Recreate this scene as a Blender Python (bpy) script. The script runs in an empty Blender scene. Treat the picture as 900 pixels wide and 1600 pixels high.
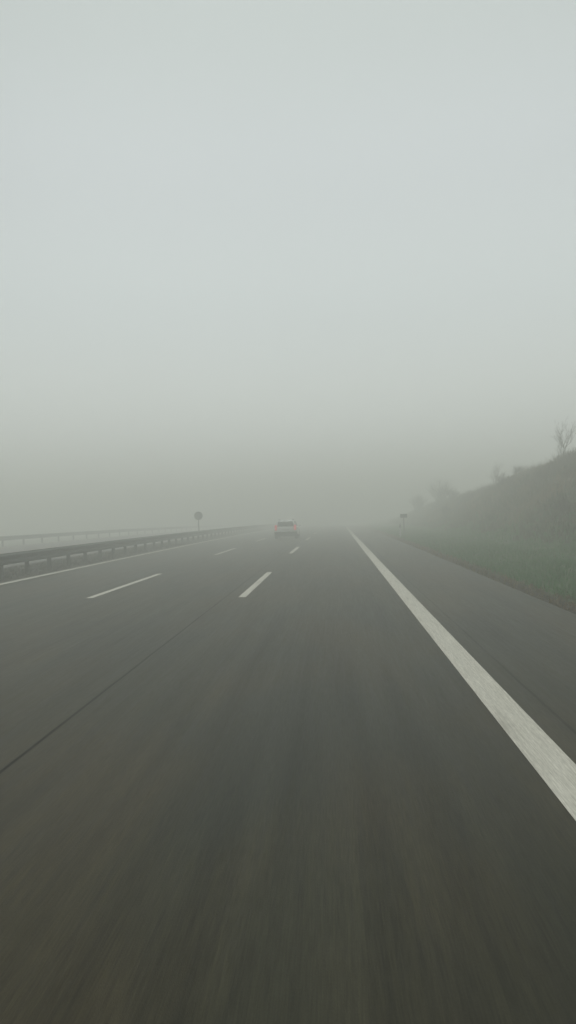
import bpy, bmesh, math, random
import numpy as np
from mathutils import Vector, Matrix, noise
R = math.radians
sc = bpy.context.scene
col = sc.collection

# ------------------------------------------------------------------ camera
KL, KV = 4.1e-5, 4.4e-5            # the road bends and dips very slightly ahead
CAM_H = 1.8
F, W, H = 1150.0, 900.0, 1600.0
cd = bpy.data.cameras.new('camera'); cam = bpy.data.objects.new('camera', cd); col.objects.link(cam)
cd.sensor_fit = 'VERTICAL'; cd.sensor_height = 24.0; cd.lens = F / H * 24.0
cd.clip_start = 0.05; cd.clip_end = 5000
roll = -0.0296
Yc = Vector((520.6 - 450.0, -(800.3 - 800.0), -F)).normalized()
Xc = Vector((math.cos(roll), -math.sin(roll), 0)); Xc = (Xc - Yc * Xc.dot(Yc)).normalized()
Zc = Xc.cross(Yc)
M = Matrix((Xc, Yc, Zc))            # rows = world axes seen from the camera
cam.matrix_world = Matrix.Translation((0, 0, CAM_H)) @ M.to_4x4()
sc.camera = cam

# ------------------------------------------------------------------ world
SUN_EL, SUN_AZ = 62.0, 4.0         # degrees; azimuth clockwise from +Y, ahead of the camera
w = bpy.data.worlds.new('World'); sc.world = w; w.use_nodes = True
nt = w.node_tree; nt.nodes.clear()
N = nt.nodes.new; L = nt.links.new
out = N('ShaderNodeOutputWorld'); bg = N('ShaderNodeBackground'); bg.inputs[1].default_value = 0.1
L(bg.outputs[0], out.inputs[0])
sky = N('ShaderNodeTexSky'); sky.sky_type = 'NISHITA'; sky.sun_disc = False
sky.sun_elevation = R(SUN_EL); sky.sun_rotation = R(SUN_AZ); sky.air_density = 1.0; sky.dust_density = 6.0
bw = N('ShaderNodeRGBToBW'); L(sky.outputs[0], bw.inputs[0])
tc = N('ShaderNodeTexCoord'); sep = N('ShaderNodeSeparateXYZ'); L(tc.outputs['Generated'], sep.inputs[0])
ramp = N('ShaderNodeValToRGB'); L(sep.outputs[2], ramp.inputs[0])          # overcast deck by elevation
cr = ramp.color_ramp; cr.interpolation = 'EASE'
cr.elements[0].position = 0.0; cr.elements[0].color = (0.86, 0.90, 0.86, 1)
cr.elements[1].position = 1.0; cr.elements[1].color = (1.13, 1.16, 1.13, 1)
for p_, c_ in ((0.12, (0.90, 0.965, 0.94)), (0.28, (0.82, 0.895, 0.895)), (0.42, (0.775, 0.84, 0.85)), (0.58, (0.71, 0.78, 0.765))):
    e = cr.elements.new(p_); e.color = (*c_, 1)
# a broad bright patch of cloud ahead
dot = N('ShaderNodeVectorMath'); dot.operation = 'DOT_PRODUCT'; L(tc.outputs['Generated'], dot.inputs[0])
ev, az = R(17), R(-2)
dot.inputs[1].default_value = (math.sin(az) * math.cos(ev), math.cos(az) * math.cos(ev), math.sin(ev))
mr = N('ShaderNodeMapRange'); mr.interpolation_type = 'SMOOTHSTEP'; L(dot.outputs['Value'], mr.inputs[0])
mr.inputs[1].default_value = 0.80; mr.inputs[2].default_value = 1.0; mr.inputs[3].default_value = 7.6; mr.inputs[4].default_value = 8.5
nz = N('ShaderNodeTexNoise'); nz.inputs['Scale'].default_value = 2.2; nz.inputs['Detail'].default_value = 2
L(tc.outputs['Generated'], nz.inputs['Vector'])
nm = N('ShaderNodeMapRange'); L(nz.outputs[0], nm.inputs[0]); nm.inputs[3].default_value = 0.97; nm.inputs[4].default_value = 1.03
mu = N('ShaderNodeMath'); mu.operation = 'MULTIPLY'; L(mr.outputs[0], mu.inputs[0]); L(nm.outputs[0], mu.inputs[1])
sc1 = N('ShaderNodeVectorMath'); sc1.operation = 'SCALE'; L(ramp.outputs[0], sc1.inputs[0]); L(mu.outputs[0], sc1.inputs['Scale'])
mix = N('ShaderNodeMix'); mix.data_type = 'RGBA'; mix.inputs[0].default_value = 0.03
L(sc1.outputs[0], mix.inputs[6]); L(bw.outputs[0], mix.inputs[7]); L(mix.outputs[2], bg.inputs[0])

sd = bpy.data.lights.new('sun', 'SUN'); sd.energy = 0.5; sd.angle = R(30); sd.color = (1.0, 0.98, 0.94)
sun = bpy.data.objects.new('sun', sd); col.objects.link(sun); sun.location = (0, 0, 50)
to = Vector((math.sin(R(SUN_AZ)) * math.cos(R(SUN_EL)), math.cos(R(SUN_AZ)) * math.cos(R(SUN_EL)), math.sin(R(SUN_EL))))
sun.rotation_euler = to.to_track_quat('Z', 'Y').to_euler()

vs = sc.view_settings
vs.view_transform = 'Standard'; vs.look = 'None'; vs.exposure = 0.0; vs.gamma = 1.0; vs.use_curve_mapping = False
sc.cycles.use_denoising = True
sc.cycles.volume_bounces = 4
sc.cycles.max_bounces = 8

# ------------------------------------------------------------------ helpers
def bend(x, y, z=0.0):
    if y <= 160:
        a = y * abs(y) if y < 0 else y * y
        a = a if y > 0 else 0
        return (x + KL * a, y, z - KV * a)
    a = 160 * 160 + 320 * (y - 160)
    return (x + KL * a, y, z - KV * a * (1 if y < 400 else 1))

def tag(o, label=None, cat=None, group=None, kind=None):
    if label: o['label'] = label
    if cat: o['category'] = cat
    if group: o['group'] = group
    if kind: o['kind'] = kind
    return o

def link(name, me, mat=None, parent=None):
    o = bpy.data.objects.new(name, me); col.objects.link(o)
    if mat and not me.materials: me.materials.append(mat)
    if parent: o.parent = parent
    return o

def empty(name, loc=(0, 0, 0), rz=0.0):
    o = bpy.data.objects.new(name, None); col.objects.link(o)
    o.empty_display_size = 0.2; o.location = loc; o.rotation_euler = (0, 0, rz)
    return o

def mesh_np(name, verts, faces, uv=None, smooth=False):
    me = bpy.data.meshes.new(name)
    me.from_pydata([tuple(v) for v in verts], [], [tuple(f) for f in faces])
    if uv is not None:
        l = me.uv_layers.new(name='UVMap')
        idx = np.empty(len(me.loops), dtype=np.int32); me.loops.foreach_get('vertex_index', idx)
        l.data.foreach_set('uv', np.asarray(uv, dtype=np.float32)[idx].ravel())
    if smooth: me.polygons.foreach_set('use_smooth', [True] * len(me.polygons))
    me.update(); return me

def bm_mesh(name, bm, smooth=False):
    bmesh.ops.recalc_face_normals(bm, faces=bm.faces)
    me = bpy.data.meshes.new(name); bm.to_mesh(me); bm.free()
    if smooth:
        me.polygons.foreach_set('use_smooth', [True] * len(me.polygons))
    return me

def add_box(bm, c, s, rot=None, bevel=0.0):
    r = bmesh.ops.create_cube(bm, size=1.0)
    vs_ = r['verts']
    for v in vs_: v.co = Vector((v.co.x * s[0], v.co.y * s[1], v.co.z * s[2]))
    if bevel:
        es = list({e for v in vs_ for e in v.link_edges})
        rb = bmesh.ops.bevel(bm, geom=es, offset=bevel, segments=2, affect='EDGES', profile=0.5)
        vs_ = list({v for f in rb['faces'] for v in f.verts} | {v for v in vs_ if v.is_valid})
    for v in vs_:
        if rot: v.co = rot @ v.co
        v.co += Vector(c)

def add_cyl(bm, p0, p1, r0, r1=None, seg=10):
    p0, p1 = Vector(p0), Vector(p1); r1 = r0 if r1 is None else r1
    d = p1 - p0; q = d.to_track_quat('Z', 'Y')
    a = [bm.verts.new(p0 + q @ Vector((math.cos(t) * r0, math.sin(t) * r0, 0))) for t in [2 * math.pi * k / seg for k in range(seg)]]
    b = [bm.verts.new(p1 + q @ Vector((math.cos(t) * r1, math.sin(t) * r1, 0))) for t in [2 * math.pi * k / seg for k in range(seg)]]
    for k in range(seg):
        bm.faces.new((a[k], a[(k + 1) % seg], b[(k + 1) % seg], b[k]))
    bm.faces.new(a[::-1]); bm.faces.new(b)

# ------------------------------------------------------------------ materials
def newmat(name):
    m = bpy.data.materials.new(name); m.use_nodes = True
    t = m.node_tree; b = t.nodes['Principled BSDF']
    return m, t, b

def simple(name, c, rough=0.6, metal=0.0, spec=0.5, var=0.12, scale=8.0):
    m, t, b = newmat(name)
    n = t.nodes.new('ShaderNodeTexNoise'); n.inputs['Scale'].default_value = scale; n.inputs['Detail'].default_value = 5
    tcn = t.nodes.new('ShaderNodeTexCoord'); t.links.new(tcn.outputs['Object'], n.inputs['Vector'])
    r = t.nodes.new('ShaderNodeValToRGB'); t.links.new(n.outputs[0], r.inputs[0])
    r.color_ramp.elements[0].position = 0.3; r.color_ramp.elements[1].position = 0.7
    r.color_ramp.elements[0].color = (*[k * (1 - var) for k in c], 1)
    r.color_ramp.elements[1].color = (*[min(1, k * (1 + var)) for k in c], 1)
    t.links.new(r.outputs[0], b.inputs['Base Color'])
    b.inputs['Roughness'].default_value = rough; b.inputs['Metallic'].default_value = metal
    b.inputs['Specular IOR Level'].default_value = spec
    return m

class G:
    """tiny node-graph helper"""
    def __init__(s, t): s.t = t
    def uv(s):
        n = s.t.nodes.new('ShaderNodeUVMap'); n.uv_map = 'UVMap'; return n.outputs[0]
    def mapped(s, v, scale, loc=(0, 0, 0)):
        n = s.t.nodes.new('ShaderNodeMapping'); n.inputs['Scale'].default_value = scale; n.inputs['Location'].default_value = loc
        s.t.links.new(v, n.inputs[0]); return n.outputs[0]
    def noise(s, v, sc_=1.0, det=3, rough=0.55, dist=0.0):
        n = s.t.nodes.new('ShaderNodeTexNoise'); n.inputs['Scale'].default_value = sc_; n.inputs['Detail'].default_value = det
        n.inputs['Roughness'].default_value = rough; n.inputs['Distortion'].default_value = dist
        s.t.links.new(v, n.inputs['Vector']); return n.outputs[0]
    def rng(s, v, a, b, c, d, smooth=False):
        n = s.t.nodes.new('ShaderNodeMapRange'); s.t.links.new(v, n.inputs[0])
        if smooth: n.interpolation_type = 'SMOOTHSTEP'
        for i, k in enumerate((a, b, c, d)): n.inputs[i + 1].default_value = k
        return n.outputs[0]
    def math(s, op, a, b=None, c=None):
        n = s.t.nodes.new('ShaderNodeMath'); n.operation = op
        for i, k in enumerate((a, b, c)):
            if k is None: continue
            if isinstance(k, (int, float)): n.inputs[i].default_value = k
            else: s.t.links.new(k, n.inputs[i])
        return n.outputs[0]
    def mix(s, f, a, b):
        n = s.t.nodes.new('ShaderNodeMix'); n.data_type = 'RGBA'
        for i, k in ((0, f), (6, a), (7, b)):
            if isinstance(k, (int, float)): n.inputs[i].default_value = k
            elif isinstance(k, tuple): n.inputs[i].default_value = (*k, 1)
            else: s.t.links.new(k, n.inputs[i])
        return n.outputs[2]
    def scale(s, c, f):
        n = s.t.nodes.new('ShaderNodeVectorMath'); n.operation = 'SCALE'; s.t.links.new(c, n.inputs[0]); s.t.links.new(f, n.inputs['Scale'])
        return n.outputs[0]
    def sep(s, v):
        n = s.t.nodes.new('ShaderNodeSeparateXYZ'); s.t.links.new(v, n.inputs[0]); return n.outputs

def band(g, x, c, hw, soft):
    d = g.math('ABSOLUTE', g.math('SUBTRACT', x, c))
    return g.rng(d, hw, hw + soft, 1.0, 0.0, True)

ROAD_L, ROAD_R = -10.05, 3.94

def road_material(name, joints, base=(0.0185, 0.0175, 0.0050)):
    m, t, b = newmat(name); g = G(t); uv = g.uv(); x, y, _ = g.sep(uv)
    big = g.noise(g.mapped(uv, (0.55, 0.16, 1)), 1, 3)
    big2 = g.noise(g.mapped(uv, (0.9, 0.22, 1), (17, 5, 0)), 1, 2)
    st1 = g.noise(g.mapped(uv, (26, 0.9, 1)), 1, 4, 0.6)
    st2 = g.noise(g.mapped(uv, (110, 4.5, 1), (3, 9, 0)), 1, 3, 0.6)
    st3 = g.noise(g.mapped(uv, (4.5, 0.16, 1), (7, 2, 0)), 1, 3, 0.5)
    grit = g.noise(g.mapped(uv, (240, 60, 1)), 1, 2, 0.6)
    c = g.mix(g.rng(big, 0.38, 0.62, 0, 1, True), base, (base[0] * 1.5, base[1] * 1.22, base[2] * 1.1))
    c = g.mix(g.rng(big2, 0.42, 0.66, 0, 0.7, True), c, (base[0] * 0.62, base[1] * 0.78, base[2] * 1.15))
    f = g.rng(st1, 0.3, 0.7, 0.72, 1.30)
    f = g.math('MULTIPLY', f, g.rng(st2, 0.3, 0.7, 0.74, 1.28))
    f = g.math('MULTIPLY', f, g.rng(st3, 0.3, 0.7, 0.80, 1.22))
    f = g.math('MULTIPLY', f, g.rng(grit, 0.3, 0.7, 0.88, 1.13))
    # rare pale scuffs lying along the lane
    sf = g.noise(g.mapped(uv, (9, 0.8, 1), (31, 12, 0)), 1, 2, 0.5)
    f = g.math('ADD', f, g.rng(sf, 0.70, 0.80, 0.0, 0.35))
    wob = g.rng(g.noise(g.mapped(uv, (0, 0.5, 1)), 1, 2), 0, 1, -0.012, 0.012)
    xw = g.math('ADD', x, wob)
    for jx, hw, dk in joints:
        f = g.math('MULTIPLY', f, g.math('SUBTRACT', 1.0, g.math('MULTIPLY', band(g, xw, jx, hw, 0.014), dk)))
    c = g.scale(c, f)
    t.links.new(c, b.inputs['Base Color'])
    rr = g.rng(st1, 0.3, 0.7, 0.40, 0.55); t.links.new(rr, b.inputs['Roughness'])
    t.links.new(g.math('MULTIPLY', f, 0.12), b.inputs['Specular IOR Level'])
    bu = t.nodes.new('ShaderNodeBump'); bu.inputs['Strength'].default_value = 0.25; bu.inputs['Distance'].default_value = 0.004
    t.links.new(grit, bu.inputs['Height']); t.links.new(bu.outputs[0], b.inputs['Normal'])
    return m

M_road = road_material('wet_asphalt', [(-2.45, 0.009, 0.8), (1.86, 0.008, 0.5), (-5.95, 0.008, 0.3)])
M_road2 = road_material('far_asphalt', [(-19.0, 0.01, 0.3)], (0.085, 0.082, 0.070))

def paint_material():
    m, t, b = newmat('worn_road_paint'); g = G(t); uv = g.uv()
    a = g.noise(g.mapped(uv, (60, 1.6, 1)), 1, 4, 0.6)
    s2 = g.noise(g.mapped(uv, (150, 9, 1), (4, 4, 0)), 1, 3, 0.6)
    c = g.mix(g.rng(a, 0.3, 0.7, 0, 1), (0.45, 0.435, 0.37), (0.66, 0.64, 0.56))
    c = g.scale(c, g.rng(s2, 0.3, 0.7, 0.78, 1.16))
    dirt = g.noise(g.mapped(uv, (7, 0.7, 1), (2, 6, 0)), 1, 5, 0.65)
    c = g.mix(g.rng(dirt, 0.52, 0.78, 0, 0.45, True), c, (0.16, 0.15, 0.12))
    t.links.new(c, b.inputs['Base Color']); b.inputs['Roughness'].default_value = 0.75
    b.inputs['Specular IOR Level'].default_value = 0.2
    return m
M_paint = paint_material()

def ground_material():
    m, t, b = newmat('verge_ground'); g = G(t); uv = g.uv(); x, y, _ = g.sep(uv)
    n1 = g.noise(g.mapped(uv, (1.2, 0.7, 1)), 1, 4)
    n2 = g.noise(g.mapped(uv, (7, 4, 1)), 1, 5)
    n3 = g.noise(g.mapped(uv, (0.35, 0.14, 1), (3, 8, 0)), 1, 3)
    grass = g.mix(g.rng(n1, 0.35, 0.65, 0, 1), (0.034, 0.080, 0.026), (0.052, 0.098, 0.034))
    grass = g.mix(g.rng(n2, 0.45, 0.75, 0, 0.5), grass, (0.075, 0.070, 0.035))
    brown = g.mix(g.rng(n1, 0.35, 0.65, 0, 1), (0.100, 0.075, 0.042), (0.135, 0.102, 0.058))
    brown = g.mix(g.rng(n3, 0.45, 0.62, 0, 0.7, True), brown, (0.045, 0.058, 0.030))
    soil = g.mix(g.rng(n2, 0.3, 0.7, 0, 1), (0.022, 0.019, 0.013), (0.048, 0.040, 0.028))
    xe = g.math('ADD', x, g.rng(n2, 0, 1, -0.28, 0.28))
    xb = g.math('ADD', x, g.rng(n3, 0, 1, -3.0, 3.0))
    c = g.mix(g.rng(xe, 4.3, 4.65, 0, 1, True), soil, grass)
    c = g.mix(g.rng(xb, 8.4, 10.6, 0, 1, True), c, brown)
    # left of the far rail: dull winter field
    c = g.mix(g.rng(x, -27.5, -26.5, 1, 0), c, g.mix(g.rng(n1, 0.3, 0.7, 0, 1), (0.07, 0.09, 0.05), (0.12, 0.125, 0.075)))
    t.links.new(c, b.inputs['Base Color']); b.inputs['Roughness'].default_value = 0.95
    b.inputs['Specular IOR Level'].default_value = 0.1
    return m
M_ground = ground_material()

# ------------------------------------------------------------------ ground shape
def smooth(a, b, t):
    t = max(0.0, min(1.0, (t - a) / (b - a))); return t * t * (3 - 2 * t)
def lerp_table(tab, v):
    if v <= tab[0][0]: return tab[0][1]
    for (a, p), (b, q) in zip(tab, tab[1:]):
        if v <= b: return p + (q - p) * smooth(a, b, v)
    return tab[-1][1]
CREST = [(0, 5.4), (30, 5.3), (42, 4.55), (54, 4.35), (62, 3.75), (78, 3.45), (92, 3.1), (120, 2.4), (170, 1.6), (300, 1.0)]
CREST_X = 14.0
def ground_h(x, y):
    if x < ROAD_R + 0.02: 
        h = -0.06
        if -12.9 < x < -10.1: h += 0.09 * smooth(0, 0.5, min(x + 12.9, -10.1 - x))
        if x < -26.6: h = -0.06 - 0.5 * smooth(0, 6, -26.6 - x) + 0.25 * noise.noise((x * 0.05, y * 0.05, 3)) * smooth(0, 8, -26.6 - x)
        return h
    H_ = lerp_table(CREST, y)
    foot = 7.6 + 0.8 * noise.noise((y * 0.05, 1.7, 0))
    h = -0.05 + 0.22 * smooth(4.3, 7.5, x)
    t = max(0.0, min(1.0, (x - foot) / (CREST_X - foot)))
    prof = t * 0.25 + 0.75 * (t * t * (3 - 2 * t)) if t < 1 else 1.0
    h += (H_ - 0.25) * prof
    if x > CREST_X: h -= 0.3 * smooth(0, 12, x - CREST_X) - 0.02 * (x - CREST_X) * 0
    amp = smooth(4.2, 8.5, x)
    h += 0.20 * smooth(10, 14, x) * noise.noise((y * 0.16, x * 0.1, 11)) + amp * (0.16 * noise.noise((x * 0.45, y * 0.28, 0)) + 0.07 * noise.noise((x * 1.3, y * 1.1, 4)))
    return h

def grid(name, xs, ys, hf, mat, kind='structure'):
    vs_, uv = [], []
    for y in ys:
        for x in xs:
            vs_.append(bend(x, y, hf(x, y))); uv.append((x, y))
    nx = len(xs)
    fs = [(j * nx + i, j * nx + i + 1, (j + 1) * nx + i + 1, (j + 1) * nx + i) for j in range(len(ys) - 1) for i in range(nx - 1)]
    o = link(name, mesh_np(name, vs_, fs, uv, True), mat)
    o['kind'] = kind
    return o

ysf = list(np.arange(-30, 130, 0.8)) + list(np.arange(130, 200, 5.0)) + [210, 240, 280, 330, 400, 500, 600]
xsg = [-600, -400, -250, -150, -100, -70, -50, -40, -34, -30, -28, -27, -26.6, -20, -13.0, -12.9, -12.6, -12.3, -11.7, -11, -10.6, -10.3, -10.1, -8, -4, 0, 3.7, 3.96] \
      + [4.1, 4.3] + list(np.arange(4.6, 17.1, 0.35)) + [18, 20, 24, 30, 40, 60, 90, 150, 250, 400, 600]
grid('ground', xsg, [-600, -300, -100, -50] + ysf, ground_h, M_ground)
ysr = list(np.arange(-30, 170, 2.0)) + [180, 200, 240, 300, 400, 590]
ysr = [-590, -200] + ysr
def strip(name, x0, x1, z, mat, ys=ysr, n=1):
    xs = [x0 + (x1 - x0) * k / n for k in range(n + 1)]
    return grid(name, xs, ys, lambda x, y: z, mat)
strip('road', ROAD_L, ROAD_R, 0.0, M_road, n=8)
strip('opposite_road', -26.2, -13.3, 0.0, M_road2, n=6)
ysl = [-590, -200] + list(np.arange(-30, 170, 2.0)) + [200, 300, 400, 590]
strip('right_edge_line', 1.474 - 0.15, 1.474 + 0.15, 0.004, M_paint, ysl)
strip('left_edge_line', -9.77 - 0.12, -9.77 + 0.12, 0.004, M_paint, ysl)
strip('opposite_edge_line', -25.45, -25.2, 0.004, M_paint, ysl)

def dashes(name, cx, y0, ln=6.9, per=17.9, hw=0.085):
    vs_, fs, uv = [], [], []
    for k in range(0, 12):
        a = y0 + per * k
        n = 6
        for j in range(n + 1):
            yy = a + ln * j / n
            for x in (cx - hw, cx + hw):
                vs_.append(bend(x, yy, 0.004)); uv.append((x, yy))
        b_ = len(vs_) - 2 * (n + 1)
        for j in range(n): fs.append((b_ + 2 * j, b_ + 2 * j + 1, b_ + 2 * j + 3, b_ + 2 * j + 2))
    o = link(name, mesh_np(name, vs_, fs, uv), M_paint); o['kind'] = 'structure'
dashes('right_lane_markings', -2.067, 16.1)
dashes('left_lane_markings', -5.67, 16.6)

# ------------------------------------------------------------------ haze
bm = bmesh.new(); add_box(bm, (0, 0, 0), (1, 1, 1))
me = bm_mesh('haze', bm)
hz = link('haze', me); hz['kind'] = 'stuff'
HZ_LO, HZ_HI = -20.0, 8.6
hz.scale = (1240, 1240, HZ_HI - HZ_LO); hz.location = (0, 0, (HZ_HI + HZ_LO) / 2)
hm = bpy.data.materials.new('fog_air'); hm.use_nodes = True; t = hm.node_tree; t.nodes.clear()
ho = t.nodes.new('ShaderNodeOutputMaterial'); pv = t.nodes.new('ShaderNodeVolumePrincipled')
pv.inputs['Color'].default_value = (0.980, 0.990, 0.935, 1); pv.inputs['Density'].default_value = 0.0228
pv.inputs['Anisotropy'].default_value = 0.25
t.links.new(pv.outputs[0], ho.inputs['Volume']); me.materials.append(hm)

# ------------------------------------------------------------------ guardrails
M_zinc = simple('backlit_galvanised_steel', (0.035, 0.040, 0.038), 0.7, 0.3, 0.3, 0.2, 3.0)  # darkness of the backlit rail put into the steel colour
M_zinc_post = simple('dark_galvanised_posts', (0.028, 0.030, 0.028), 0.75, 0.2, 0.25, 0.25, 5.0)  # posts a tone darker than the rail
PROF = [(-0.012, 0.155), (0.0, 0.148), (0.02, 0.135), (0.078, 0.115), (0.082, 0.085), (0.078, 0.055), (0.012, 0.03), (0.0, 0.0),
        (0.012, -0.03), (0.078, -0.055), (0.082, -0.085), (0.078, -0.115), (0.02, -0.135), (0.0, -0.148), (-0.012, -0.155)]
M_zinc_hazed = simple('hazed_galvanised_steel', (0.16, 0.17, 0.165), 0.6, 0.2, 0.3, 0.15, 3.0)  # far rail's fading in fog painted in as a lighter steel
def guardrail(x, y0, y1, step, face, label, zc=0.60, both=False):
    rail_mat = M_zinc if both else M_zinc_hazed; post_mat = M_zinc_post if both else M_zinc_hazed
    root = empty('guardrail', bend(x, y0, 0))
    ox, oy, oz = root.location
    tag(root, label, 'guardrail')
    sides = (face, -face) if both else (face,)
    for fc in sides:
        vs_, fs = [], []
        ys = np.arange(y0, y1 + 0.01, 2.0)
        n = len(PROF)
        for yy in ys:
            for lay in (0, 1):
                for px, pz in PROF:
                    b_ = bend(x + fc * (0.10 + px - lay * 0.006), yy, zc + pz * 1.15)
                    vs_.append((b_[0] - ox, b_[1] - oy, b_[2] - oz))
        for j in range(len(ys) - 1):
            a, c = j * 2 * n, (j + 1) * 2 * n
            for k in range(n - 1):
                fs.append((a + k, a + k + 1, c + k + 1, c + k)); fs.append((a + n + k + 1, a + n + k, c + n + k, c + n + k + 1))
            for k in (0, n - 1):
                fs.append((a + k, a + n + k, c + n + k, c + k))
        for a in (0, (len(ys) - 1) * 2 * n):
            for k in range(n - 1): fs.append((a + k, a + k + 1, a + n + k + 1, a + n + k))
        link('rail', mesh_np('rail', vs_, fs), rail_mat, root)
    # posts
    bm = bmesh.new()
    zb = -0.12
    add_box(bm, (0, 0, (zb + zc + 0.13) / 2), (0.13, 0.012, zc + 0.13 - zb))
    for s in (-1, 1):
        add_box(bm, (s * 0.065, 0.027, (zb + zc + 0.13) / 2), (0.010, 0.065, zc + 0.13 - zb))
    pm = bm_mesh('post', bm); pm.materials.append(post_mat)
    bm = bmesh.new()
    for s in ((face, -face) if both else (face,)):
        add_box(bm, (s * 0.078, 0, zc), (0.046, 0.08, 0.24))
    sm = bm_mesh('spacer', bm); sm.materials.append(M_zinc_post)
    k = 0
    for yy in np.arange(y0 + step / 2, y1, step):
        if k >= 95: break
        k += 1
        b_ = bend(x, yy, 0)
        p = link('post', pm, None, root); p.location = (b_[0] - ox, b_[1] - oy, b_[2] - oz)
        if not both or yy < 80:
            s_ = link('spacer', sm, None, p)
    return root
guardrail(-10.72, 2.0, 170, 2.0, 1, 'dull grey steel guardrail along the left edge line, nearest of the rails', 0.61, both=True)
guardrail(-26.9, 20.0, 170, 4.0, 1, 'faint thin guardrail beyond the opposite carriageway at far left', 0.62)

# ------------------------------------------------------------------ signs
M_signback = simple('grey_sign_plate', (0.08, 0.085, 0.085), 0.7, 0.0, 0.2, 0.15, 4)
M_pole = simple('grey_sign_pole', (0.07, 0.075, 0.075), 0.6, 0.3, 0.3, 0.15, 4)
M_bracket = simple('dark_bracket', (0.035, 0.037, 0.037), 0.7, 0.3, 0.3, 0.15, 4)
def place(o, x, y, z=0): o.location = bend(x, y, z)
s = empty('round_sign'); place(s, -11.5, 61.5, 0.0)
tag(s, 'dark round traffic sign on a thin pole behind the left guardrail', 'road sign')
bm = bmesh.new(); add_cyl(bm, (0, 0, -0.2), (0, 0, 2.25), 0.038, seg=12); link('pole', bm_mesh('pole', bm, False), M_pole, s)
bm = bmesh.new(); add_cyl(bm, (0, -0.055, 2.0), (0, -0.051, 2.0), 0.355, 0.355, 32); add_cyl(bm, (0, -0.07, 2.0), (0, -0.055, 2.0), 0.335, 0.355, 32)
link('sign_plate', bm_mesh('sign_plate', bm), M_signback, s)
bm = bmesh.new()
for dz in (-0.17, 0.17): add_box(bm, (0, -0.045, 2.0 + dz), (0.30, 0.02, 0.035))
link('bracket', bm_mesh('bracket', bm), M_bracket, s)
s = empty('small_sign'); place(s, 5.35, 58.0, ground_h(5.35, 58))
tag(s, 'small rectangular sign plate on a short post in the right grass verge', 'road sign')
bm = bmesh.new(); add_cyl(bm, (0, 0, -0.2), (0, 0, 1.62), 0.033, seg=10); link('pole', bm_mesh('pole', bm), M_pole, s)
bm = bmesh.new(); add_box(bm, (0, -0.05, 1.50), (0.54, 0.012, 0.30), bevel=0.004); link('sign_plate', bm_mesh('sign_plate', bm), M_signback, s)
bm = bmesh.new(); add_box(bm, (0, -0.038, 1.50), (0.40, 0.014, 0.03)); link('bracket', bm_mesh('bracket', bm), M_bracket, s)
# reflector post at the verge
M_white = simple('white_plastic', (0.42, 0.43, 0.42), 0.5, 0, 0.4, 0.06)
M_black = simple('black_plastic', (0.02, 0.02, 0.02), 0.6, 0, 0.3, 0.1)
s = empty('delineator_post'); place(s, 4.75, 54.5, ground_h(4.75, 54.5))
tag(s, 'short white reflector post with a black band beside the hard shoulder', 'reflector post')
def tri_prism(bm, z0, z1, r=0.075, slope=0.0):
    a = []
    for z in (z0, z1):
        for k in range(3):
            an = R(90 + 120 * k); a.append(bm.verts.new((math.cos(an) * r, math.sin(an) * r * 0.8, z + (slope if k == 0 and z == z1 else 0))))
    bm.faces.new(a[:3]); bm.faces.new(a[3:])
    for k in range(3): bm.faces.new((a[k], a[(k + 1) % 3], a[3 + (k + 1) % 3], a[3 + k]))
bm = bmesh.new(); tri_prism(bm, -0.1, 0.68); tri_prism(bm, 0.87, 0.98, slope=0.05); link('post_body', bm_mesh('post_body', bm), M_white, s)
bm = bmesh.new(); tri_prism(bm, 0.682, 0.868, 0.077); bd = link('black_band', bm_mesh('black_band', bm), M_black, s)
bm = bmesh.new(); add_box(bm, (0, -0.036, 0.775), (0.05, 0.008, 0.15)); link('reflector', bm_mesh('reflector', bm), simple('reflector_plastic', (0.5, 0.5, 0.5), 0.2), bd)

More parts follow.
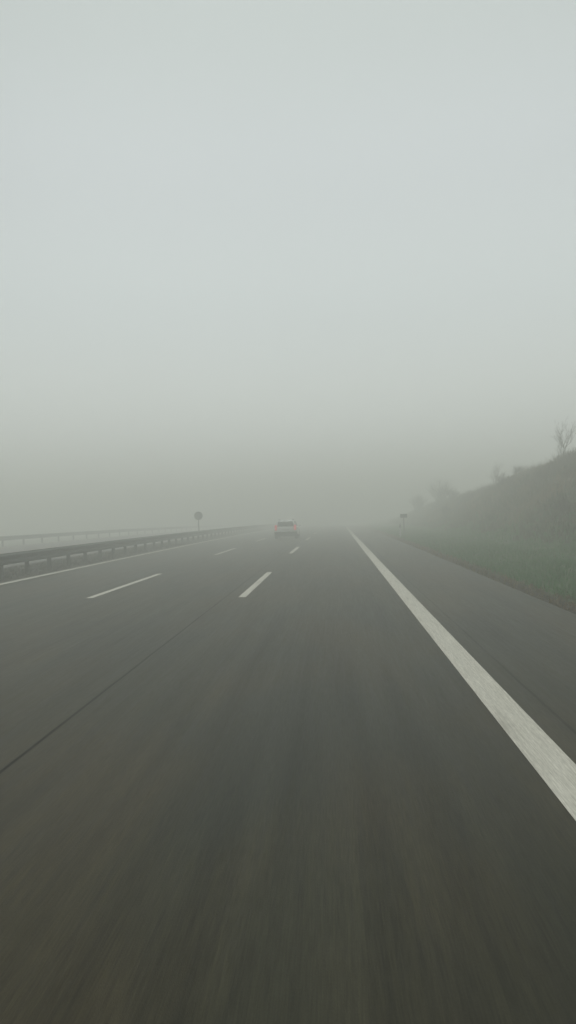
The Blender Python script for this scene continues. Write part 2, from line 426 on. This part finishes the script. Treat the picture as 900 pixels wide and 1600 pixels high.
# ------------------------------------------------------------------ car
def build_car():
    root = empty('car')
    tag(root, 'pale silver estate car with lit red tail lights driving ahead in the middle lane', 'car')
    M_body = simple('pale_silver_paint', (0.62, 0.64, 0.62), 0.35, 0.2, 0.5, 0.04, 2)
    M_glass = simple('dark_car_glass', (0.04, 0.05, 0.05), 0.12, 0, 0.6, 0.05)
    M_trim = simple('dark_bumper_plastic', (0.018, 0.018, 0.018), 0.7, 0, 0.3, 0.1)
    M_tyre = simple('tyre_rubber', (0.015, 0.015, 0.015), 0.85, 0, 0.2, 0.1)
    M_rim = simple('alloy', (0.3, 0.3, 0.3), 0.35, 0.8)
    def loft(rings, name, mat, parent, smooth_=True, cap=True):
        bm = bmesh.new(); rs = [[bm.verts.new(p) for p in r] for r in rings]; n = len(rs[0])
        for a, b in zip(rs, rs[1:]):
            for k in range(n): bm.faces.new((a[k], a[(k + 1) % n], b[(k + 1) % n], b[k]))
        if cap: bm.faces.new(rs[0][::-1]); bm.faces.new(rs[-1])
        me = bm_mesh(name, bm, smooth_)
        o = link(name, me, mat, parent)
        if smooth_:
            md = o.modifiers.new('sub', 'SUBSURF'); md.levels = md.render_levels = 1
        return o
    def ring(y, hw, z0, z1, tuck=0.06, top=0.05):
        # rounded-box cross-section, closed, 12 points
        r = 0.07
        return [(-hw + tuck, y, z0), (-hw + 0.015, y, z0 + 0.14), (-hw, y, z0 + 0.32), (-hw + 0.01, y, z1 - 0.14), (-hw + top, y, z1 - 0.02), (-hw + top + 0.14, y, z1 + 0.005),
                (hw - top - 0.14, y, z1 + 0.005), (hw - top, y, z1 - 0.02), (hw - 0.01, y, z1 - 0.14), (hw, y, z0 + 0.32), (hw - 0.015, y, z0 + 0.14), (hw - tuck, y, z0)]
    body = [ring(0.02, 0.78, 0.34, 0.86), ring(0.06, 0.85, 0.27, 0.93), ring(0.35, 0.885, 0.20, 0.955), ring(1.0, 0.895, 0.18, 0.955), ring(2.2, 0.895, 0.18, 0.94),
            ring(3.0, 0.89, 0.18, 0.92), ring(3.5, 0.88, 0.18, 0.88), ring(4.1, 0.84, 0.2, 0.78), ring(4.4, 0.74, 0.26, 0.66), ring(4.48, 0.62, 0.34, 0.56)]
    b_ = loft(body, 'body', M_body, root)
    def gring(y, hb, ht, z0, z1):
        return [(-hb, y, z0), (-hb + (hb - ht) * 0.5, y, (z0 + z1) / 2), (-ht, y, z1 - 0.05), (-ht + 0.12, y, z1), (ht - 0.12, y, z1), (ht, y, z1 - 0.05), (hb - (hb - ht) * 0.5, y, (z0 + z1) / 2), (hb, y, z0)]
    cab = [gring(0.12, 0.80, 0.74, 0.90, 1.02), gring(0.22, 0.81, 0.66, 0.90, 1.30), gring(0.42, 0.82, 0.60, 0.90, 1.425), gring(1.2, 0.82, 0.61, 0.90, 1.455),
           gring(2.1, 0.82, 0.61, 0.90, 1.45), gring(2.6, 0.82, 0.63, 0.90, 1.36), gring(3.1, 0.81, 0.70, 0.88, 1.08), gring(3.35, 0.80, 0.76, 0.86, 0.94)]
    loft(cab, 'roof', M_body, root)
    # rear window: slanted panel just proud of the tailgate
    bm = bmesh.new()
    p = [(-0.63, 0.088, 0.985), (0.63, 0.088, 0.985), (0.56, 0.215, 1.33), (-0.56, 0.215, 1.33)]
    q = [(x, y + 0.05, z) for x, y, z in p]
    A = [bm.verts.new(v) for v in p]; B = [bm.verts.new(v) for v in q]
    bm.faces.new(A); bm.faces.new(B[::-1])
    for k in range(4): bm.faces.new((A[k], A[(k + 1) % 4], B[(k + 1) % 4], B[k]))
    rw = link('rear_window', bm_mesh('rear_window', bm), M_glass, root)
    bm = bmesh.new(); add_cyl(bm, (-0.02, 0.075, 1.0), (0.36, 0.105, 1.10), 0.008, seg=6); link('wiper', bm_mesh('wiper', bm), M_trim, rw)
    for sx in (-1, 1):
        bm = bmesh.new()
        P = [(0.45, 0.985), (0.62, 1.30), (1.5, 1.34), (2.15, 1.335), (2.75, 1.0), (2.8, 0.97), (1.6, 0.965)]
        def wx(z): return sx * (0.835 - (z - 0.90) * 0.36)
        A = [bm.verts.new((wx(z), y, z)) for y, z in P]; B = [bm.verts.new((wx(z) - sx * 0.06, y, z)) for y, z in P]
        bm.faces.new(A); bm.faces.new(B)
        for k in range(len(P)): bm.faces.new((A[k], A[(k + 1) % len(P)], B[(k + 1) % len(P)], B[k]))
        link('side_window', bm_mesh('side_window', bm), M_glass, root)
        # tail light
        mt, t, b = newmat('tail_light_glow'); b.inputs['Base Color'].default_value = (0.35, 0.02, 0.02, 1); b.inputs['Roughness'].default_value = 0.3
        b.inputs['Emission Color'].default_value = (1.0, 0.09, 0.13, 1); b.inputs['Emission Strength'].default_value = 0.5
        bm = bmesh.new(); add_box(bm, (sx * 0.735, 0.075, 0.86), (0.17, 0.16, 0.40), bevel=0.03); link('tail_light', bm_mesh('tail_light', bm), mt, root)
        # mirror
        bm = bmesh.new(); add_box(bm, (sx * 0.965, 2.65, 0.98), (0.17, 0.10, 0.13), bevel=0.03); link('side_mirror', bm_mesh('side_mirror', bm), M_body, root)
        for wy in (0.85, 3.55):
            bm = bmesh.new()
            xa, xb = sx * 0.68, sx * 0.885
            seg = 28; prof = [(xa, 0.22), (xa, 0.30), (xa + sx * 0.02, 0.318), (xb - sx * 0.02, 0.318), (xb, 0.30), (xb, 0.21)]
            rs = [[bm.verts.new((px, wy + math.cos(2 * math.pi * k / seg) * pr, 0.318 + math.sin(2 * math.pi * k / seg) * pr)) for px, pr in prof] for k in range(seg)]
            for k in range(seg):
                a, c = rs[k], rs[(k + 1) % seg]
                for j in range(len(prof) - 1): bm.faces.new((a[j], a[j + 1], c[j + 1], c[j]))
            tr = bm_mesh('tyre', bm, True)
            wh = empty('wheel'); wh.parent = root
            link('tyre', tr, M_tyre, wh)
            bm = bmesh.new(); add_cyl(bm, (xb - sx * 0.10, wy, 0.318), (xb - sx * 0.015, wy, 0.318), 0.215, 0.215, 24)
            for k in range(5):
                an = 2 * math.pi * k / 5
                add_box(bm, (xb - sx * 0.010, wy + math.cos(an) * 0.11, 0.318 + math.sin(an) * 0.11), (0.02, 0.20, 0.035), Matrix.Rotation(an, 3, 'X'))
            link('rim', bm_mesh('rim', bm), M_rim, wh)
    bm = bmesh.new(); add_box(bm, (0, 0.055, 0.40), (1.70, 0.22, 0.30), bevel=0.05); add_box(bm, (0, 0.25, 0.27), (1.5, 0.5, 0.14), bevel=0.03)
    link('bumper', bm_mesh('bumper', bm), M_trim, root)
    bm = bmesh.new(); add_box(bm, (0, -0.004, 0.71), (0.52, 0.012, 0.115), bevel=0.003); link('licence_plate', bm_mesh('licence_plate', bm), simple('plate_white', (0.5, 0.5, 0.48), 0.4), root)
    bm = bmesh.new(); add_box(bm, (0, 0.15, 1.42), (0.30, 0.02, 0.02), bevel=0.005)
    mb = simple('brake_lamp_off', (0.12, 0.01, 0.01), 0.3); link('high_brake_light', bm_mesh('high_brake_light', bm), mb, root)
    bm = bmesh.new()
    add_cyl(bm, (-0.5, 0.0, 0.25), (-0.5, 0.3, 0.25), 0.035, seg=12); link('exhaust', bm_mesh('exhaust', bm), M_rim, root)
    for sx in (-1, 1):
        bm = bmesh.new(); add_cyl(bm, (sx * 0.54, 0.55, 1.485), (sx * 0.54, 2.1, 1.49), 0.013, seg=8)
        for yy in (0.55, 1.3, 2.1): add_cyl(bm, (sx * 0.54, yy, 1.42), (sx * 0.54, yy, 1.487), 0.014, seg=6)
        link('roof_rail', bm_mesh('roof_rail', bm), M_trim, root)
    return root
car = build_car()
CY = 56.0
car.location = bend(-3.80, CY, 0.004)
car.rotation_euler = (math.atan(-2 * KV * (CY + 2)), 0, -math.atan(2 * KL * (CY + 2)))

# ------------------------------------------------------------------ grass and scrub on the right
rng = np.random.default_rng(7)
def tufts(name, n, xr, yr, hgt, wid, blades, lean, mat, accept=None, ydens=None):
    V, Fc, UV = [], [], []
    cnt = 0
    while cnt < n:
        x = rng.uniform(*xr); u = rng.random()
        y = yr[0] + (yr[1] - yr[0]) * u ** 1.25
        if accept and not accept(x, y): continue
        z = ground_h(x, y); bx, by, bz = bend(x, y, z); cnt += 1
        sc_ = rng.uniform(0.6, 1.3)
        for _ in range(blades):
            a = rng.uniform(0, 2 * math.pi); h_ = hgt * sc_ * rng.uniform(0.5, 1.2); l_ = lean * rng.uniform(0.2, 1) * h_
            ox, oy = rng.normal(0, hgt * 0.18, 2); w_ = wid * rng.uniform(0.6, 1.3)
            dx, dy = math.cos(a) * l_, math.sin(a) * l_; px, py = -math.sin(a) * w_, math.cos(a) * w_
            k = len(V)
            X0, Y0 = bx + ox, by + oy
            V += [(X0 - px, Y0 - py, bz - 0.04), (X0 + px, Y0 + py, bz - 0.04),
                  (X0 + px * .7 + dx * .35, Y0 + py * .7 + dy * .35, bz + h_ * .6), (X0 - px * .7 + dx * .35, Y0 - py * .7 + dy * .35, bz + h_ * .6),
                  (X0 + dx, Y0 + dy, bz + h_)]
            UV += [(x, y)] * 5
            Fc += [(k, k + 1, k + 2, k + 3), (k + 3, k + 2, k + 4)]
    o = link(name, mesh_np(name, V, Fc, UV), mat); o['kind'] = 'stuff'; return o
def veg_mat(name, c1, c2, c3):
    m, t, b = newmat(name); g = G(t); uv = g.uv()
    n1 = g.noise(g.mapped(uv, (0.6, 0.3, 1)), 1, 3); n2 = g.noise(g.mapped(uv, (13, 11, 1)), 1, 2)
    c = g.mix(g.rng(n1, 0.36, 0.62, 0, 1, True), c1, c2); c = g.mix(g.rng(n2, 0.5, 0.7, 0, 0.8), c, c3)
    t.links.new(c, b.inputs['Base Color']); b.inputs['Roughness'].default_value = 0.8; b.inputs['Specular IOR Level'].default_value = 0.15
    return m
M_grass = veg_mat('verge_grass', (0.046, 0.165, 0.042), (0.068, 0.180, 0.048), (0.080, 0.092, 0.040))
M_dry = veg_mat('dry_bank_grass', (0.19, 0.135, 0.072), (0.12, 0.105, 0.056), (0.23, 0.17, 0.10))
M_weed = veg_mat('dull_bank_weeds', (0.060, 0.082, 0.038), (0.080, 0.082, 0.042), (0.110, 0.082, 0.048))
tufts('grass', 30000, (4.5, 10.8), (2, 95), 0.12, 0.010, 4, 0.5, M_grass, lambda x, y: rng.random() > smooth(8.2, 10.8, x) * 0.95)
M_med = veg_mat('median_weeds', (0.018, 0.022, 0.010), (0.028, 0.027, 0.014), (0.040, 0.032, 0.020))
tufts('median_grass', 7000, (-12.6, -10.35), (8, 110), 0.08, 0.013, 4, 0.8, M_med)
tufts('roadside_weeds', 2200, (3.98, 4.6), (2, 90), 0.09, 0.010, 4, 0.9, M_dry)
tufts('dry_grass', 18000, (7.6, 16.5), (4, 125), 0.34, 0.011, 5, 0.55, M_dry, lambda x, y: rng.random() < smooth(8.2, 10.6, x) and noise.noise((x * 0.35, y * 0.2, 9)) > -0.35 + rng.normal(0, .15))
tufts('bank_weeds', 11000, (8.2, 15.5), (4, 125), 0.28, 0.022, 5, 0.9, M_weed, lambda x, y: noise.noise((x * 0.35, y * 0.2, 9)) < 0.1 + rng.normal(0, .2))

M_scrub = veg_mat('crest_scrub', (0.120, 0.092, 0.060), (0.090, 0.076, 0.052), (0.150, 0.115, 0.075))
tufts('crest_scrub', 5500, (11.5, 16.0), (12, 115), 0.62, 0.007, 7, 0.7, M_scrub, lambda x, y: noise.noise((x * 0.5, y * 0.22, 21)) > 0.02 + rng.normal(0, .1))

# ------------------------------------------------------------------ bare shrubs and saplings
M_bark = simple('grey_brown_bark', (0.085, 0.072, 0.058), 0.9, 0, 0.1, 0.25, 12)
M_twig = simple('thin_winter_twigs', (0.090, 0.074, 0.058), 0.9, 0, 0.1, 0.25, 12)
def shrub(name, x, y, hgt, spread, stems, seed, label, cat='shrub', depth=4, thick=0.035, group='bare bushes on the bank', kids=3, leaves=0):
    rr = random.Random(seed)
    root = empty(name, bend(x, y, ground_h(x, y) - 0.05)); tag(root, label, cat, group)
    T, C, tips = bmesh.new(), bmesh.new(), []
    def grow(p, d, ln, r, lv):
        q = p + d * ln * 0.5 + Vector((rr.gauss(0, .05), rr.gauss(0, .05), 0)) * ln
        e = q + (d + Vector((rr.gauss(0, .10), rr.gauss(0, .10), 0.06))).normalized() * ln * 0.5
        b = T if lv <= 1 else C
        add_cyl(b, p, q, r, r * .82, 5 if lv < 3 else 3); add_cyl(b, q, e, r * .82, r * .62, 5 if lv < 3 else 3)
        if lv >= depth: tips.append(e); return
        for k in range(kids if lv else kids + 1):
            a = rr.uniform(0, 2 * math.pi); sp = spread * rr.uniform(0.5, 1.2)
            nd = (d * rr.uniform(.5, 1) + Vector((math.cos(a) * sp, math.sin(a) * sp, rr.uniform(-.05, .3)))).normalized()
            st = e if rr.random() < .3 else p.lerp(e, rr.uniform(.15, .95))
            grow(st, nd, ln * rr.uniform(.55, .8), max(r * rr.uniform(.5, .65), 0.0035), lv + 1)
    for s_ in range(stems):
        a = rr.uniform(0, 2 * math.pi); o_ = 0.0 if stems == 1 else rr.uniform(0.02, 0.25) * hgt * .4
        d = Vector((math.cos(a) * spread * .45, math.sin(a) * spread * .45, 1)).normalized() if stems > 1 else Vector((rr.gauss(0, .05), rr.gauss(0, .05), 1)).normalized()
        grow(Vector((math.cos(a) * o_, math.sin(a) * o_, 0)), d, hgt * rr.uniform(.32, .42), thick * rr.uniform(.7, 1.1), 0)
    if leaves:
        for e in tips:
            for _ in range(leaves):
                c = e + Vector([rr.gauss(0, .12) for _ in range(3)]); s_ = rr.uniform(.015, .035)
                u = Vector([rr.gauss(0, 1) for _ in range(3)]).normalized() * s_; v = u.orthogonal().normalized() * s_ * .6
                vv = [C.verts.new(c + k) for k in (u, v, -u, -v)]; C.faces.new(vv)
    link('trunk', bm_mesh('trunk', T), M_bark, root); link('crown', bm_mesh('crown', C), M_twig, root)
    return root
def px_to(x, Y, lat):  # lateral of an image column at depth Y
    return (x - 520.6) * Y / F - KL * Y * Y
shrub('bare_sapling', px_to(872, 44, 0), 44, 2.6, 0.40, 3, 3, 'tallest bare sapling standing on the bank crest near the right frame edge', 'tree', 4, 0.020, 'bare trees on the bank crest')
shrub('bare_sapling', 14.0, 47.2, 1.0, 0.5, 3, 5, 'low twiggy sapling on the crest just right of the tallest sapling', 'tree', 3, 0.02, 'bare trees on the bank crest')
shrub('bare_sapling', px_to(772, 64, 0), 64, 3.0, 0.38, 2, 8, 'faint slim sapling on the crest midway along the bank', 'tree', 4, 0.016, 'bare trees on the bank crest')
shrub('bushy_tree', px_to(686, 84, 0), 84, 3.7, 0.55, 12, 12, 'dense rounded bare tree fading in fog where the bank drops away', 'tree', 3, 0.025, 'bare trees on the bank crest', 4, 2)
shrub('bushy_tree', px_to(652, 97, 0), 97, 3.2, 0.55, 12, 15, 'faintest low bushy tree at the foggy far end of the bank', 'tree', 3, 0.025, 'bare trees on the bank crest', 4, 2)
shrub('bare_shrub', px_to(704, 78, 0), 78, 1.7, 0.7, 9, 18, 'rounded dark shrub right of the dense foggy tree', 'shrub', 4, 0.03, 'bare bushes on the bank', 3, 1)
shrub('bare_shrub', 12.4, 36.2, 1.1, 0.8, 7, 21, 'wide low bramble high on the bank near the right frame edge', 'shrub', 4, 0.02, 'bare bushes on the bank', 3, 1)
shrub('bare_shrub', 9.6, 31.5, 0.9, 0.8, 6, 24, 'small dark bramble at the foot of the bank above the green verge', 'shrub', 4, 0.018, 'bare bushes on the bank', 3, 1)
shrub('bare_shrub', 11.8, 52, 1.2, 0.75, 6, 27, 'mid-slope bramble below the slim sapling', 'shrub', 4, 0.02, 'bare bushes on the bank', 3, 1)
shrub('bare_shrub', 13.6, 55.5, 0.9, 0.8, 6, 30, 'low bramble on the crest between the tallest and the slim sapling', 'shrub', 4, 0.018, 'bare bushes on the bank', 3, 1)
shrub('bare_shrub', 9.8, 66, 1.3, 0.75, 6, 33, 'hazy bramble at the foot of the bank right of the small sign', 'shrub', 4, 0.02, 'bare bushes on the bank', 3, 1)
